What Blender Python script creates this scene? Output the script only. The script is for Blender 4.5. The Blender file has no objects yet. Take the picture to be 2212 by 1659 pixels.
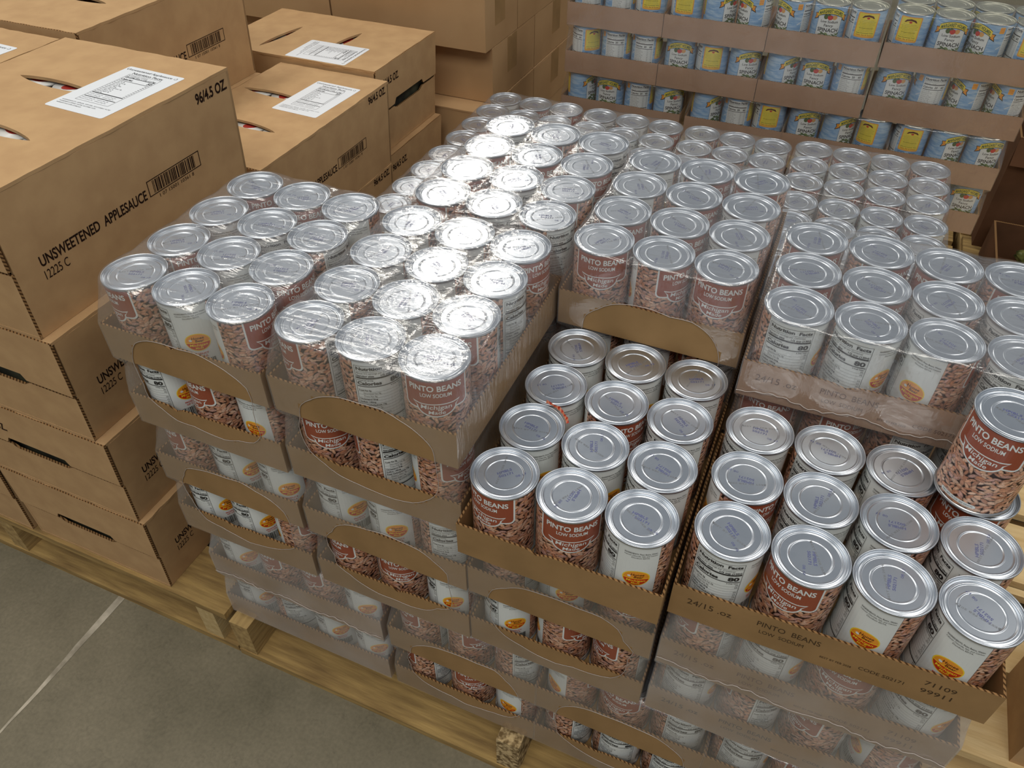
import bpy, bmesh, math, random
from mathutils import Vector, Matrix
from mathutils.geometry import tessellate_polygon
R_ = random.Random(7)
C = bpy.context.scene.collection
sc = bpy.context.scene
PI = math.pi

# ---------------- camera, world, lights, exposure ----------------
cd = bpy.data.cameras.new('camera'); cam = bpy.data.objects.new('camera', cd); C.objects.link(cam)
cd.sensor_width = 36; cd.lens = 36 * 1694.6 / 2212; cd.clip_start = .02; cd.clip_end = 60
cam.location = (.7152, -.532, .5227)
cam.matrix_world = (Matrix.Translation(cam.location) @ Matrix.Rotation(math.radians(23.43), 4, 'Z') @ Matrix.Rotation(math.radians(47.73), 4, 'X') @ Matrix.Rotation(math.radians(.05), 4, 'Z'))
sc.camera = cam
w = bpy.data.worlds.new('warehouse_air'); sc.world = w; w.use_nodes = True
wn = w.node_tree.nodes; bg = wn['Background']; bg.inputs[0].default_value = (.80, .87, .95, 1); bg.inputs[1].default_value = .27
sc.view_settings.view_transform = 'Standard'; sc.view_settings.look = 'None'; sc.view_settings.gamma = 1; sc.view_settings.exposure = 0.0
sc.cycles.transparent_max_bounces = 24; sc.cycles.max_bounces = 10
def lamp(loc, sx, sy, power, rz=0, col=(1, .945, .86)):
    l = bpy.data.lights.new('ceiling_light', 'AREA'); l.shape = 'RECTANGLE'; l.size = sx; l.size_y = sy; l.energy = power; l.color = col
    o = bpy.data.objects.new('ceiling_light', l); o.location = loc; o.rotation_euler = (0, 0, rz); C.objects.link(o)
lamp((-3.05, 6.9, 4.3), .5, 2.6, 118, .24)
lamp((-4.6, 11.0, 4.3), .5, 2.6, 150, .24)
lamp((.9, -2.6, 3.9), 3.6, 2.4, 130)
lamp((3.6, 1.2, 4.2), 1.2, 3.6, 80)
lamp((-2.2, .6, 4.2), 1.2, 3.2, 96)

# ---------------- materials ----------------
def mat(name, col, rough=.6, metal=0, nodes=None, spec=.5, coat=0):
    m = bpy.data.materials.new(name); m.use_nodes = True; b = m.node_tree.nodes['Principled BSDF']
    b.inputs['Base Color'].default_value = (*col, 1); b.inputs['Roughness'].default_value = rough; b.inputs['Metallic'].default_value = metal
    b.inputs['Specular IOR Level'].default_value = spec; b.inputs['Coat Weight'].default_value = coat; b.inputs['Coat Roughness'].default_value = .15
    if nodes: nodes(m.node_tree, b)
    return m
def N(nt, t, **k):
    n = nt.nodes.new(t)
    for a, v in k.items():
        if a in ('loc',): continue
        setattr(n, a, v)
    return n
def srgb(h):
    c = [int(h[i:i+2], 16) / 255 for i in (0, 2, 4)]
    return tuple(x / 12.92 if x <= .04045 else ((x + .055) / 1.055) ** 2.4 for x in c)
def noise_col(c1, c2, scale=30, detail=6, stretch=(1, 1, 1), bump=0, bscale=None, lo=.35, hi=.65, extra=None):
    def f(nt, b):
        L = nt.links; tc = N(nt, 'ShaderNodeTexCoord'); mp = N(nt, 'ShaderNodeMapping'); mp.inputs['Scale'].default_value = stretch
        L.new(tc.outputs['Object'], mp.inputs[0]); no = N(nt, 'ShaderNodeTexNoise'); no.inputs['Scale'].default_value = scale; no.inputs['Detail'].default_value = detail
        L.new(mp.outputs[0], no.inputs['Vector']); r = N(nt, 'ShaderNodeValToRGB'); r.color_ramp.elements[0].position = lo; r.color_ramp.elements[1].position = hi
        r.color_ramp.elements[0].color = (*c1, 1); r.color_ramp.elements[1].color = (*c2, 1); L.new(no.outputs[0], r.inputs[0]); L.new(r.outputs[0], b.inputs['Base Color'])
        if bump:
            n2 = N(nt, 'ShaderNodeTexNoise'); n2.inputs['Scale'].default_value = bscale or scale * 3; L.new(mp.outputs[0], n2.inputs['Vector'])
            bp = N(nt, 'ShaderNodeBump'); bp.inputs['Strength'].default_value = bump; bp.inputs['Distance'].default_value = .002
            L.new(n2.outputs[0], bp.inputs['Height']); L.new(bp.outputs[0], b.inputs['Normal'])
        if extra: extra(nt, b, r, tc)
    return f
M_ = {}
kraft = lambda n, a, b2, **k: mat(n, a, .85, nodes=noise_col(a, b2, **k), spec=.2)
M_['kraft'] = kraft('kraft_board', srgb('b59269'), srgb('bf9c71'), scale=26, detail=9, bump=.12, bscale=60)
M_['kraft_far'] = kraft('kraft_board_far', srgb('ab8860'), srgb('b8956c'), scale=5, bump=.1, bscale=50)
M_['tray'] = kraft('tray_board', srgb('92744d'), srgb('a18056'), scale=14, bump=.12, bscale=90)
M_['tray_pink'] = kraft('tray_board_pink', srgb('a38369'), srgb('b09076'), scale=14, bump=.1, bscale=90)
def corr(nt, b):
    L = nt.links; tc = N(nt, 'ShaderNodeTexCoord'); s = N(nt, 'ShaderNodeSeparateXYZ'); L.new(tc.outputs['Object'], s.inputs[0])
    a = N(nt, 'ShaderNodeMath', operation='ADD'); L.new(s.outputs[0], a.inputs[0]); L.new(s.outputs[1], a.inputs[1])
    a2 = N(nt, 'ShaderNodeMath', operation='ADD'); L.new(a.outputs[0], a2.inputs[0]); L.new(s.outputs[2], a2.inputs[1])
    m = N(nt, 'ShaderNodeMath', operation='MULTIPLY'); m.inputs[1].default_value = 2 * PI / .0062; L.new(a2.outputs[0], m.inputs[0])
    sn = N(nt, 'ShaderNodeMath', operation='SINE'); L.new(m.outputs[0], sn.inputs[0])
    r = N(nt, 'ShaderNodeValToRGB'); r.color_ramp.elements[0].position = .25; r.color_ramp.elements[1].position = .55
    r.color_ramp.elements[0].color = (*srgb('4a331d'), 1); r.color_ramp.elements[1].color = (*srgb('96734c'), 1)
    mr = N(nt, 'ShaderNodeMapRange'); mr.inputs[1].default_value = -1; L.new(sn.outputs[0], mr.inputs[0]); L.new(mr.outputs[0], r.inputs[0]); L.new(r.outputs[0], b.inputs['Base Color'])
M_['corr'] = mat('corrugated_edge', (.3, .2, .1), .9, nodes=corr, spec=.1)
def steel(nt, b):
    L = nt.links; tc = N(nt, 'ShaderNodeTexCoord'); no = N(nt, 'ShaderNodeTexNoise'); no.inputs['Scale'].default_value = 60; no.inputs['Detail'].default_value = 4
    L.new(tc.outputs['Object'], no.inputs['Vector']); mr = N(nt, 'ShaderNodeMapRange'); mr.inputs[3].default_value = .26; mr.inputs[4].default_value = .36; L.new(no.outputs[0], mr.inputs[0]); L.new(mr.outputs[0], b.inputs['Roughness'])
M_['steel'] = mat('tin_steel', (.58, .62, .67), .3, .95, nodes=steel)
M_['steel_b'] = mat('tin_steel_body', (.52, .52, .52), .3, .9)
M_['steel_gold'] = mat('lacquered_steel', (.50, .50, .40), .4, .8)
M_['ink'] = mat('stamp_ink', srgb('555a86'), .6)
M_['white'] = mat('label_white', srgb('dfe4e2'), .38, coat=.25)
M_['black'] = mat('label_black', srgb('1c1c1e'), .45)
M_['grey'] = mat('label_grey', srgb('77797c'), .45)
M_['brown'] = mat('label_brown', srgb('96492f'), .36, coat=.25)
M_['beandark'] = mat('bean_gap', srgb('2a130d'), .5)
def beans(nt, b):
    L = nt.links; at = N(nt, 'ShaderNodeAttribute'); at.attribute_name = 'Col'; tc = N(nt, 'ShaderNodeTexCoord'); no = N(nt, 'ShaderNodeTexNoise'); no.inputs['Scale'].default_value = 700; no.inputs['Detail'].default_value = 3
    L.new(tc.outputs['Object'], no.inputs['Vector']); r = N(nt, 'ShaderNodeValToRGB'); r.color_ramp.elements[0].position = .36; r.color_ramp.elements[1].position = .5
    r.color_ramp.elements[0].color = (.45, .3, .25, 1); r.color_ramp.elements[1].color = (1, 1, 1, 1); L.new(no.outputs[0], r.inputs[0])
    mx = N(nt, 'ShaderNodeMix', data_type='RGBA', blend_type='MULTIPLY'); mx.inputs[0].default_value = .5; L.new(at.outputs['Color'], mx.inputs[6]); L.new(r.outputs[0], mx.inputs[7]); L.new(mx.outputs[2], b.inputs['Base Color'])
M_['bean'] = mat('printed_beans', (.5, .3, .2), .36, nodes=beans, coat=.25)
M_['orange'] = mat('logo_orange', srgb('eb9a2d'), .4)
M_['yellow'] = mat('logo_yellow', srgb('f5d432'), .4)
M_['red'] = mat('logo_red', srgb('c93a1c'), .4)
M_['dkbrown'] = mat('logo_brown', srgb('5a2410'), .4)
def streak(c1, c2):
    return noise_col(c1, c2, scale=40, stretch=(1, 1, 6), lo=.4, hi=.65)
M_['blue'] = mat('label_blue', srgb('86b2d8'), .4, nodes=streak(srgb('7fabd6'), srgb('b4d0e6')), coat=.2)
M_['banner'] = mat('banner_yellow', srgb('ecd848'), .4)
M_['orange2'] = mat('panel_orange', srgb('f0a93a'), .4)
M_['green'] = mat('leaf_green', srgb('47602e'), .5)
M_['green2'] = mat('leaf_green_light', srgb('7d965a'), .5)
M_['tomato'] = mat('tomato_red', srgb('c5362a'), .4)
M_['onion'] = mat('onion_tan', srgb('d9a35f'), .4)
M_['darkblue'] = mat('label_navy', srgb('2f5f92'), .5)
M_['sticker'] = mat('sticker_white', srgb('e4e8ec'), .5)
M_['print'] = mat('box_print', srgb('2a1b14'), .8, spec=.1)
M_['trayprint'] = mat('tray_print_ink', srgb('4a3a29'), .8, spec=.1)
M_['printf'] = mat('box_print_faded', srgb('6a4a33'), .8, spec=.1)
def woodn(c1, c2, st):
    def f(nt, b):
        noise_col(c1, c2, scale=9, stretch=st, bump=.4, bscale=30, lo=.3, hi=.7)(nt, b)
    return f
M_['wood_x'] = mat('pallet_wood_x', (.4, .3, .2), .8, nodes=woodn(srgb('7f6641'), srgb('b5975f'), (1, 9, 9)), spec=.2)
M_['wood_y'] = mat('pallet_wood_y', (.4, .3, .2), .8, nodes=woodn(srgb('8a7048'), srgb('bfa26c'), (9, 1, 9)), spec=.2)
M_['wood_pale'] = mat('pallet_wood_pale', (.6, .5, .3), .75, nodes=woodn(srgb('cfae78'), srgb('e6cb98'), (1, 7, 7)), spec=.25)
M_['wood_end'] = mat('stringer_wood', (.6, .5, .3), .8, nodes=woodn(srgb('b59a68'), srgb('cdb585'), (9, 1, 9)), spec=.2)
M_['osb'] = mat('pallet_block', (.6, .5, .3), .9, nodes=noise_col(srgb('6f5a3a'), srgb('c9b083'), scale=120, lo=.4, hi=.6, bump=.6, bscale=200), spec=.2)
def conc(nt, b):
    L = nt.links; tc = N(nt, 'ShaderNodeTexCoord')
    n1 = N(nt, 'ShaderNodeTexNoise'); n1.inputs['Scale'].default_value = 4.5; n1.inputs['Detail'].default_value = 9; n1.inputs['Roughness'].default_value = .68; L.new(tc.outputs['Object'], n1.inputs['Vector'])
    r = N(nt, 'ShaderNodeValToRGB'); r.color_ramp.elements[0].position = .3; r.color_ramp.elements[1].position = .72
    r.color_ramp.elements[0].color = (*srgb('68624f'), 1); r.color_ramp.elements[1].color = (*srgb('857d68'), 1); L.new(n1.outputs[0], r.inputs[0])
    v = N(nt, 'ShaderNodeTexVoronoi', feature='DISTANCE_TO_EDGE'); v.inputs['Scale'].default_value = 7; n2 = N(nt, 'ShaderNodeTexNoise'); n2.inputs['Scale'].default_value = 9; n2.inputs['Detail'].default_value = 5
    L.new(tc.outputs['Object'], n2.inputs['Vector']); vm = N(nt, 'ShaderNodeVectorMath', operation='MULTIPLY_ADD'); vm.inputs[1].default_value = (.35, .35, .35); L.new(n2.outputs['Color'], vm.inputs[0]); L.new(tc.outputs['Object'], vm.inputs[2]); L.new(vm.outputs[0], v.inputs['Vector'])
    r2 = N(nt, 'ShaderNodeValToRGB'); r2.color_ramp.elements[0].position = .0; r2.color_ramp.elements[1].position = .012; r2.color_ramp.elements[0].color = (.72, .72, .72, 1); L.new(v.outputs['Distance'], r2.inputs[0])
    mx = N(nt, 'ShaderNodeMix', data_type='RGBA', blend_type='MULTIPLY'); mx.inputs[0].default_value = .45; L.new(r.outputs[0], mx.inputs[6]); L.new(r2.outputs[0], mx.inputs[7])
    n3 = N(nt, 'ShaderNodeTexNoise'); n3.inputs['Scale'].default_value = 160; n3.inputs['Detail'].default_value = 3; L.new(tc.outputs['Object'], n3.inputs['Vector'])
    r3 = N(nt, 'ShaderNodeValToRGB'); r3.color_ramp.elements[0].position = .3; r3.color_ramp.elements[1].position = .7; r3.color_ramp.elements[0].color = (.86, .86, .86, 1); r3.color_ramp.elements[1].color = (1.08, 1.08, 1.08, 1); L.new(n3.outputs[0], r3.inputs[0])
    m2 = N(nt, 'ShaderNodeMix', data_type='RGBA', blend_type='MULTIPLY'); m2.inputs[0].default_value = 1; L.new(mx.outputs[2], m2.inputs[6]); L.new(r3.outputs[0], m2.inputs[7]); L.new(m2.outputs[2], b.inputs['Base Color'])
    bp = N(nt, 'ShaderNodeBump'); bp.inputs['Strength'].default_value = .15; bp.inputs['Distance'].default_value = .001; L.new(n3.outputs[0], bp.inputs['Height']); L.new(bp.outputs[0], b.inputs['Normal'])
M_['floor'] = mat('sealed_concrete', (.2, .2, .18), .55, nodes=conc, spec=.35)
M_['joint'] = mat('joint_filler', srgb('a89f8c'), .8, nodes=noise_col(srgb('8d8574'), srgb('c4bba8'), scale=25))
def film(name, haze, gl, scale, stretch, bump):
    m = bpy.data.materials.new(name); m.use_nodes = True; nt = m.node_tree; nt.nodes.clear(); L = nt.links
    out = N(nt, 'ShaderNodeOutputMaterial'); tr = N(nt, 'ShaderNodeBsdfTransparent'); tr.inputs[0].default_value = (.97, .97, .97, 1)
    di = N(nt, 'ShaderNodeBsdfDiffuse'); di.inputs[0].default_value = (.85, .84, .84, 1); g = N(nt, 'ShaderNodeBsdfGlossy'); g.inputs['Roughness'].default_value = .12; g.inputs[0].default_value = (1, 1, 1, 1)
    tc = N(nt, 'ShaderNodeTexCoord'); mp = N(nt, 'ShaderNodeMapping'); mp.inputs['Scale'].default_value = stretch; mp.inputs['Rotation'].default_value = (0, 0, -.45); L.new(tc.outputs['Object'], mp.inputs[0])
    no = N(nt, 'ShaderNodeTexNoise'); no.inputs['Scale'].default_value = scale; no.inputs['Detail'].default_value = 4; no.inputs['Distortion'].default_value = .6; L.new(mp.outputs[0], no.inputs['Vector'])
    bp = N(nt, 'ShaderNodeBump'); bp.inputs['Strength'].default_value = bump; bp.inputs['Distance'].default_value = .004; m3 = N(nt, 'ShaderNodeMapping'); m3.inputs['Scale'].default_value = (9, 9, 1.6); m3.inputs['Rotation'].default_value = (.5, .35, .2); L.new(tc.outputs['Object'], m3.inputs[0])
    n3 = N(nt, 'ShaderNodeTexNoise'); n3.inputs['Scale'].default_value = scale * .8; n3.inputs['Detail'].default_value = 3; L.new(m3.outputs[0], n3.inputs['Vector'])
    ad = N(nt, 'ShaderNodeMath', operation='MULTIPLY_ADD'); ad.inputs[1].default_value = .2; L.new(n3.outputs[0], ad.inputs[0]); L.new(no.outputs[0], ad.inputs[2])
    L.new(ad.outputs[0], bp.inputs['Height']); L.new(bp.outputs[0], g.inputs['Normal'])
    lw = N(nt, 'ShaderNodeLayerWeight'); lw.inputs[0].default_value = .28; L.new(bp.outputs[0], lw.inputs['Normal'])
    n2 = N(nt, 'ShaderNodeTexNoise'); n2.inputs['Scale'].default_value = 14; n2.inputs['Detail'].default_value = 3; L.new(tc.outputs['Object'], n2.inputs['Vector'])
    mr = N(nt, 'ShaderNodeMapRange'); mr.inputs[1].default_value = .3; mr.inputs[2].default_value = .7; mr.inputs[3].default_value = haze * .6; mr.inputs[4].default_value = haze * 1.35; L.new(n2.outputs[0], mr.inputs[0])
    m1 = N(nt, 'ShaderNodeMixShader'); L.new(mr.outputs[0], m1.inputs[0]); L.new(tr.outputs[0], m1.inputs[1]); L.new(di.outputs[0], m1.inputs[2])
    ml = N(nt, 'ShaderNodeMath', operation='MULTIPLY_ADD'); ml.inputs[1].default_value = gl; ml.inputs[2].default_value = gl * .4; L.new(lw.outputs['Facing'], ml.inputs[0])
    m2 = N(nt, 'ShaderNodeMixShader'); L.new(ml.outputs[0], m2.inputs[0]); L.new(m1.outputs[0], m2.inputs[1]); L.new(g.outputs[0], m2.inputs[2]); L.new(m2.outputs[0], out.inputs['Surface'])
    return m
M_['film'] = film('shrink_film', .075, .21, 22, (1, 6, 1.2), .6)
M_['film_hazy'] = film('thick_shrink_film', .2, .2, 22, (1, 6, 1.2), .6)
M_['film_clear'] = film('clear_film', .045, .2, 30, (1, 3, 1), .4)
M_['film_rim'] = mat('film_bead', srgb('b3a8a0'), .25, spec=.8)
M_['bagfilm'] = film('bag_film', .12, .4, 40, (1, 1, 1), .6)
M_['dark'] = mat('slot_shade', srgb('2b2c22'), .8, nodes=noise_col(srgb('1d1c16'), srgb('4a4a36'), scale=18))  # dark colour standing in for shade inside the hand slots
M_['cupwhite'] = mat('cup_foil', srgb('d8d8d4'), .35)
M_['cupred'] = mat('cup_red', srgb('a03028'), .4)

# ---------------- mesh helpers ----------------
class MB:
    def __init__(s): s.v = []; s.f = []; s.m = []; s.mats = []; s.sm = []; s.col = None
    def mi(s, k):
        if k not in s.mats: s.mats.append(k)
        return s.mats.index(k)
    def add(s, vs, fs, k, smooth=False):
        o = len(s.v); s.v += [tuple(p) for p in vs]; mi = s.mi(k)
        for f in fs: s.f.append(tuple(o + i for i in f)); s.m.append(mi); s.sm.append(smooth)
    def box(s, x0, x1, y0, y1, z0, z1, k, top=None):
        vs = [(x, y, z) for z in (z0, z1) for y in (y0, y1) for x in (x0, x1)]
        s.add(vs, [(0, 2, 3, 1), (0, 1, 5, 4), (1, 3, 7, 5), (3, 2, 6, 7), (2, 0, 4, 6)], k); s.add(vs, [(4, 5, 7, 6)], top or k)
    def lathe(s, prof, n, k, smooth=True, cx=0, cy=0, close=False):
        vs = []
        for r, z in prof: vs += [(cx + r * math.cos(2 * PI * i / n), cy + r * math.sin(2 * PI * i / n), z) for i in range(n)]
        fs = [(j * n + i, j * n + (i + 1) % n, (j + 1) * n + (i + 1) % n, (j + 1) * n + i) for j in range(len(prof) - 1) for i in range(n)]
        if close: fs.append(tuple((len(prof) - 1) * n + i for i in range(n)))
        s.add(vs, fs, k, smooth)
    def tube(s, pts, r, k, n=6):
        vs = []; P = [Vector(p) for p in pts]
        for i, p in enumerate(P):
            d = (P[min(i + 1, len(P) - 1)] - P[max(i - 1, 0)]).normalized(); u = d.cross(Vector((.3, .2, 1))).normalized(); q = d.cross(u)
            vs += [p + (u * math.cos(2 * PI * j / n) + q * math.sin(2 * PI * j / n)) * r for j in range(n)]
        s.add(vs, [(i * n + j, i * n + (j + 1) % n, (i + 1) * n + (j + 1) % n, (i + 1) * n + j) for i in range(len(P) - 1) for j in range(n)], k, True)
    def mesh(s, name):
        me = bpy.data.meshes.new(name); me.from_pydata(s.v, [], s.f)
        for k in s.mats: me.materials.append(M_[k])
        me.polygons.foreach_set('material_index', s.m); me.polygons.foreach_set('use_smooth', s.sm)
        if s.col:
            a = me.color_attributes.new('Col', 'FLOAT_COLOR', 'POINT'); buf = [1.0] * (4 * len(me.vertices))
            for i, c in s.col.items(): buf[4*i:4*i+3] = c
            a.data.foreach_set('color', buf)
        me.update(); return me
def link(name, me, parent=None, loc=(0, 0, 0), rz=0):
    o = bpy.data.objects.new(name, me); C.objects.link(o); o.location = loc; o.rotation_euler = (0, 0, rz)
    if parent: o.parent = parent
    return o
def tag(o, label, cat, group=None):
    o['label'] = label; o['category'] = cat
    if group: o['group'] = group
    return o
def struct(o): o['kind'] = 'structure'; return o
_tx = {}
def glyphs(s, bold=0, shear=0, res=2):
    key = (s, bold, shear, res)
    if key not in _tx:
        cu = bpy.data.curves.new('text_source', 'FONT'); cu.body = s; cu.size = 1; cu.offset = bold; cu.shear = shear; cu.resolution_u = res; cu.align_x = 'CENTER'
        ob = bpy.data.objects.new('text_source', cu); me = bpy.data.meshes.new_from_object(ob)
        vs = [(v.co.x, v.co.y) for v in me.vertices]; fs = [tuple(p.vertices) for p in me.polygons]
        bpy.data.objects.remove(ob); bpy.data.meshes.remove(me); bpy.data.curves.remove(cu)
        x0 = min(v[0] for v in vs); x1 = max(v[0] for v in vs); _tx[key] = ([(x - x0, y) for x, y in vs], fs, x1 - x0)
    return _tx[key]
CAP = .70
class Flat:   # 2-D artwork: shapes in mm, u across, v down from the top edge
    def __init__(s): s.sh = []
    def poly(s, pts, k, lay, cut=True): s.sh.append((pts, None, k, lay, cut))
    def rect(s, u0, u1, v0, v1, k, lay): s.poly([(u0, v0), (u1, v0), (u1, v1), (u0, v1)], k, lay)
    def rrect(s, u0, u1, v0, v1, r, k, lay, top=True):
        p = []
        for cx, cy, a in ((u1 - r, v1 - r, 0), (u0 + r, v1 - r, 90), (u0 + r, v0 + r, 180), (u1 - r, v0 + r, 270)):
            if not top and a >= 180: p.append((u0, v0) if a == 180 else (u1, v0)); continue
            p += [(cx + r * math.cos(math.radians(a + t)), cy + r * math.sin(math.radians(a + t))) for t in (0, 30, 60, 90)]
        s.poly(p, k, lay)
    def ell(s, u, v, a, b, k, lay, n=20, a0=0, a1=360):
        s.poly([(u + a * math.cos(math.radians(a0 + (a1 - a0) * i / n)), v + b * math.sin(math.radians(a0 + (a1 - a0) * i / n))) for i in range(n if a1 - a0 == 360 else n + 1)], k, lay)
    def text(s, t, u, v, cap, k, lay, width=None, bold=0, al='C', shear=0, arc=0, rot=0, res=2):   # v = centre of the capitals
        vs, fs, w = glyphs(t, bold, shear, res); sy = cap / CAP; sx = width / w if width else sy
        W = w * sx; off = {'C': -W / 2, 'L': 0, 'R': -W}[al]; out = []
        for x, y in vs:
            X = x * sx + off; Y = -(y * sy) + cap / 2
            if arc: Y += arc * (X * X) / (W * W / 4)
            c, q = math.cos(rot), math.sin(rot); out.append((u + X * c - Y * q, v + X * q + Y * c))
        s.sh.append((out, fs, k, lay, False))
    def tris(s):
        for pts, fs, k, lay, cut in s.sh:
            if fs is None:
                fs = [tuple(t) for t in tessellate_polygon([[Vector((p[0], p[1], 0)) for p in pts]])]
            yield pts, fs, k, lay, cut
def art_mesh(name, fl, fn, mb=None):   # fn(u, v, layer) -> xyz
    mb = mb or MB()
    for pts, fs, k, lay, cut in fl.tris():
        vs = [fn(u, v, lay) for u, v in pts]; out = []
        for f in fs:   # face outward: compare with the surface normal
            if len(f) == 3:
                a, b, c = (Vector(vs[i]) for i in f); n = (b - a).cross(c - a); u0, v0 = pts[f[0]]
                nn = Vector(fn(u0, v0, lay + 1)) - Vector(fn(u0, v0, lay)); out.append(f if n.dot(nn) >= 0 else f[::-1])
            else: out.append(f)
        mb.add(vs, out, k)
    return mb

# ---------------- the food cans ----------------
P = .0765; CH = .1105; LZ = .1135; RB = .0361
CIRC = 2 * PI * RB * 1000
def du(deg): return math.radians(deg) * RB * 1000
def wrap_label(name, fl, beans_fn=None):
    mb = MB(); col = {}
    for pts, fs, k, lay, cut in fl.tris():
        pts = [tuple(p) for p in pts]
        if cut:   # cut large shapes into strips so they follow the cylinder
            bm = bmesh.new(); vv = [bm.verts.new((p[0], p[1], 0)) for p in pts]
            for f in fs:
                try: bm.faces.new([vv[i] for i in f])
                except ValueError: pass
            st = CIRC / 60; lo = min(p[0] for p in pts); hi = max(p[0] for p in pts)
            for i in range(math.ceil(lo / st), math.floor(hi / st) + 1):
                bmesh.ops.bisect_plane(bm, geom=bm.verts[:] + bm.edges[:] + bm.faces[:], plane_co=(i * st, 0, 0), plane_no=(1, 0, 0))
            bm.verts.index_update(); pts = [(v.co.x, v.co.y) for v in bm.verts]; fs = [tuple(v.index for v in f.verts) for f in bm.faces]; bm.free()
        vs = []
        for u, v in pts:
            r = RB + .00004 * lay; a = u / 1000 / RB; vs.append((r * math.sin(a), -r * math.cos(a), -v / 1000))
        out = []
        for f in fs:
            a, b, c = (Vector(vs[i]) for i in f[:3]); n = (b - a).cross(c - a); out.append(f if n.x * a.x + n.y * a.y >= 0 else f[::-1])
        mb.add(vs, out, k)
    if beans_fn: beans_fn(mb, col); mb.col = col
    return mb.mesh(name)
TOPV, BOTV = 4.2, 107.0
def bean_label():
    f = Flat(); rr = random.Random(3)
    f.rect(du(-103), du(257), TOPV, BOTV, 'white', 0)
    f.rect(du(-103), du(102.5), TOPV, BOTV, 'beandark', 1)
    # front panel with its white outline
    a = du(57); o = 2.0
    f.rrect(-a, a, TOPV, 43, 6, 'white', 11, top=False)
    def bowl(g, k, lay):
        p = [(-24.5 - g, 34 - g * 1.2), (-20 - g, 38)]
        p += [(-20 * math.cos(math.radians(t)) - (g if t < 90 else -g) * abs(math.cos(math.radians(t))), 38 + (13 + g) * math.sin(math.radians(t))) for t in range(15, 180, 15)]
        p += [(20 + g, 38), (24.5 + g, 34 - g * 1.2), (17, 35.2 - g * .8), (-17, 35.2 - g * .8)]
        f.poly(p, k, lay)
    bowl(1.9, 'white', 12)
    f.rrect(-a + o, a - o, TOPV, 43 - o, 4.6, 'brown', 13, top=False); bowl(1.5, 'white', 14); bowl(0, 'brown', 15)
    f.text('PINTO BEANS', 0, 13, 7.2, 'white', 16, width=57, bold=.026, res=4); f.text('LOW SODIUM', 0, 22.3, 5, 'white', 16, width=33, bold=.018, res=3)
    f.text('Michigan', -.5, 38.7, 5.6, 'white', 16, width=33, bold=.008, shear=.1, res=3); f.text('&', 2, 42.6, 2.2, 'white', 16, bold=.02); f.text('Made', 0, 46, 5, 'white', 16, width=18, bold=.008, shear=.1, res=3)
    f.rrect(-19, 19, 98.5, 103, 2.2, 'white', 16); f.text('NET WT. 15 OZ. 425 GRAMS', 0, 100.8, 1.9, 'black', 17, width=33)
    # nutrition facts
    c = du(147); L, Rr = c - 26, c + 25
    for u0, u1, v0, v1 in ((L, L + .4, 9, 101), (Rr - .4, Rr, 9, 101), (L, Rr, 9, 9.4), (L, Rr, 100.6, 101), (L + 1, Rr - 1, 16.9, 17.2), (L + 1, Rr - 1, 25, 27), (L + 1, Rr - 1, 37, 38), (L + 1, Rr - 1, 84, 85.6)): f.rect(u0, u1, v0, v1, 'black', 12)
    f.text('Nutrition  Facts', c - .5, 13, 4.1, 'black', 12, width=47, bold=.035, res=3); f.text('About 3.5 servings per Container', L + 1.5, 19.2, 2.1, 'black', 12, al='L', width=41)
    f.text('Serving size', L + 1.5, 22.9, 2.3, 'black', 12, al='L', bold=.03, width=19); f.text('1/2 cup (130g)', Rr - 1.5, 22.9, 2.3, 'black', 12, al='R', bold=.03, width=22)
    f.text('Amount per serving', L + 1.5, 28.8, 1.5, 'black', 12, al='L', bold=.02); f.text('Calories', L + 1.5, 33.2, 4.2, 'black', 12, al='L', bold=.04, width=26, res=3); f.text('80', Rr - 2.5, 32.5, 5.6, 'black', 12, al='R', bold=.04, width=11.5, res=3)
    f.text('% Daily Value*', Rr - 1.5, 40, 1.5, 'black', 12, al='R', bold=.02)
    rows = [('Total Fat 0g', '0%', 1), ('  Saturated Fat 0g', '0%', 0), ('  Trans Fat 0g', '', 0), ('Cholesterol 0mg', '0%', 1), ('Sodium 140mg', '6%', 1), ('Total Carbohydrate 19g', '7%', 1), ('  Dietary Fiber 7g', '25%', 0), ('  Total Sugars 0g', '', 0), ('   Incl. 0g Added Sugars', '0%', 0), ('Protein 5g', '', 1)]
    for i, (t, q, b) in enumerate(rows):
        v = 43.2 + 4.15 * i; f.text(t.strip(), L + 1.5 + 2.5 * (len(t) - len(t.lstrip())), v, 2, 'black', 12, al='L', bold=.025 * b)
        if q: f.text(q, Rr - 1.5, v, 2, 'black', 12, al='R')
        f.rect(L + 1, Rr - 1, v + 1.9, v + 2.15, 'grey', 12)
    for i, (t, q) in enumerate([('Vitamin D 0mcg', '0%'), ('Calcium 50mg', '4%'), ('Iron 2mg', '10%'), ('Potassium 400mg', '8%')]):
        v = 87.6 + 3.1 * i; f.text(t, L + 1.5, v, 1.6, 'black', 12, al='L'); f.text(q, Rr - 1.5, v, 1.6, 'black', 12, al='R')
    # ingredients, oval logo, bar code
    c = du(225); f.text('INGREDIENTS: Pinto Beans, Water,', c, 13.5, 1.9, 'black', 12, width=34, bold=.01); f.text('Calcium Chloride, Salt, and Calcium', c, 16.8, 1.9, 'black', 12, width=34); f.text('Disodium EDTA.', c, 20.1, 1.9, 'black', 12)
    c = du(223); lv = 55
    f.ell(c, lv, 14.5, 12.5, 'yellow', 6, 28); f.ell(c, lv, 13.4, 11.4, 'orange', 7, 28); f.ell(c, lv, 13.4, 11.4, 'red', 8, 16, 4, 176)
    f.rect(c - 13.8, c + 13.8, lv + .2, lv + 1.1, 'yellow', 9)
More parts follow.
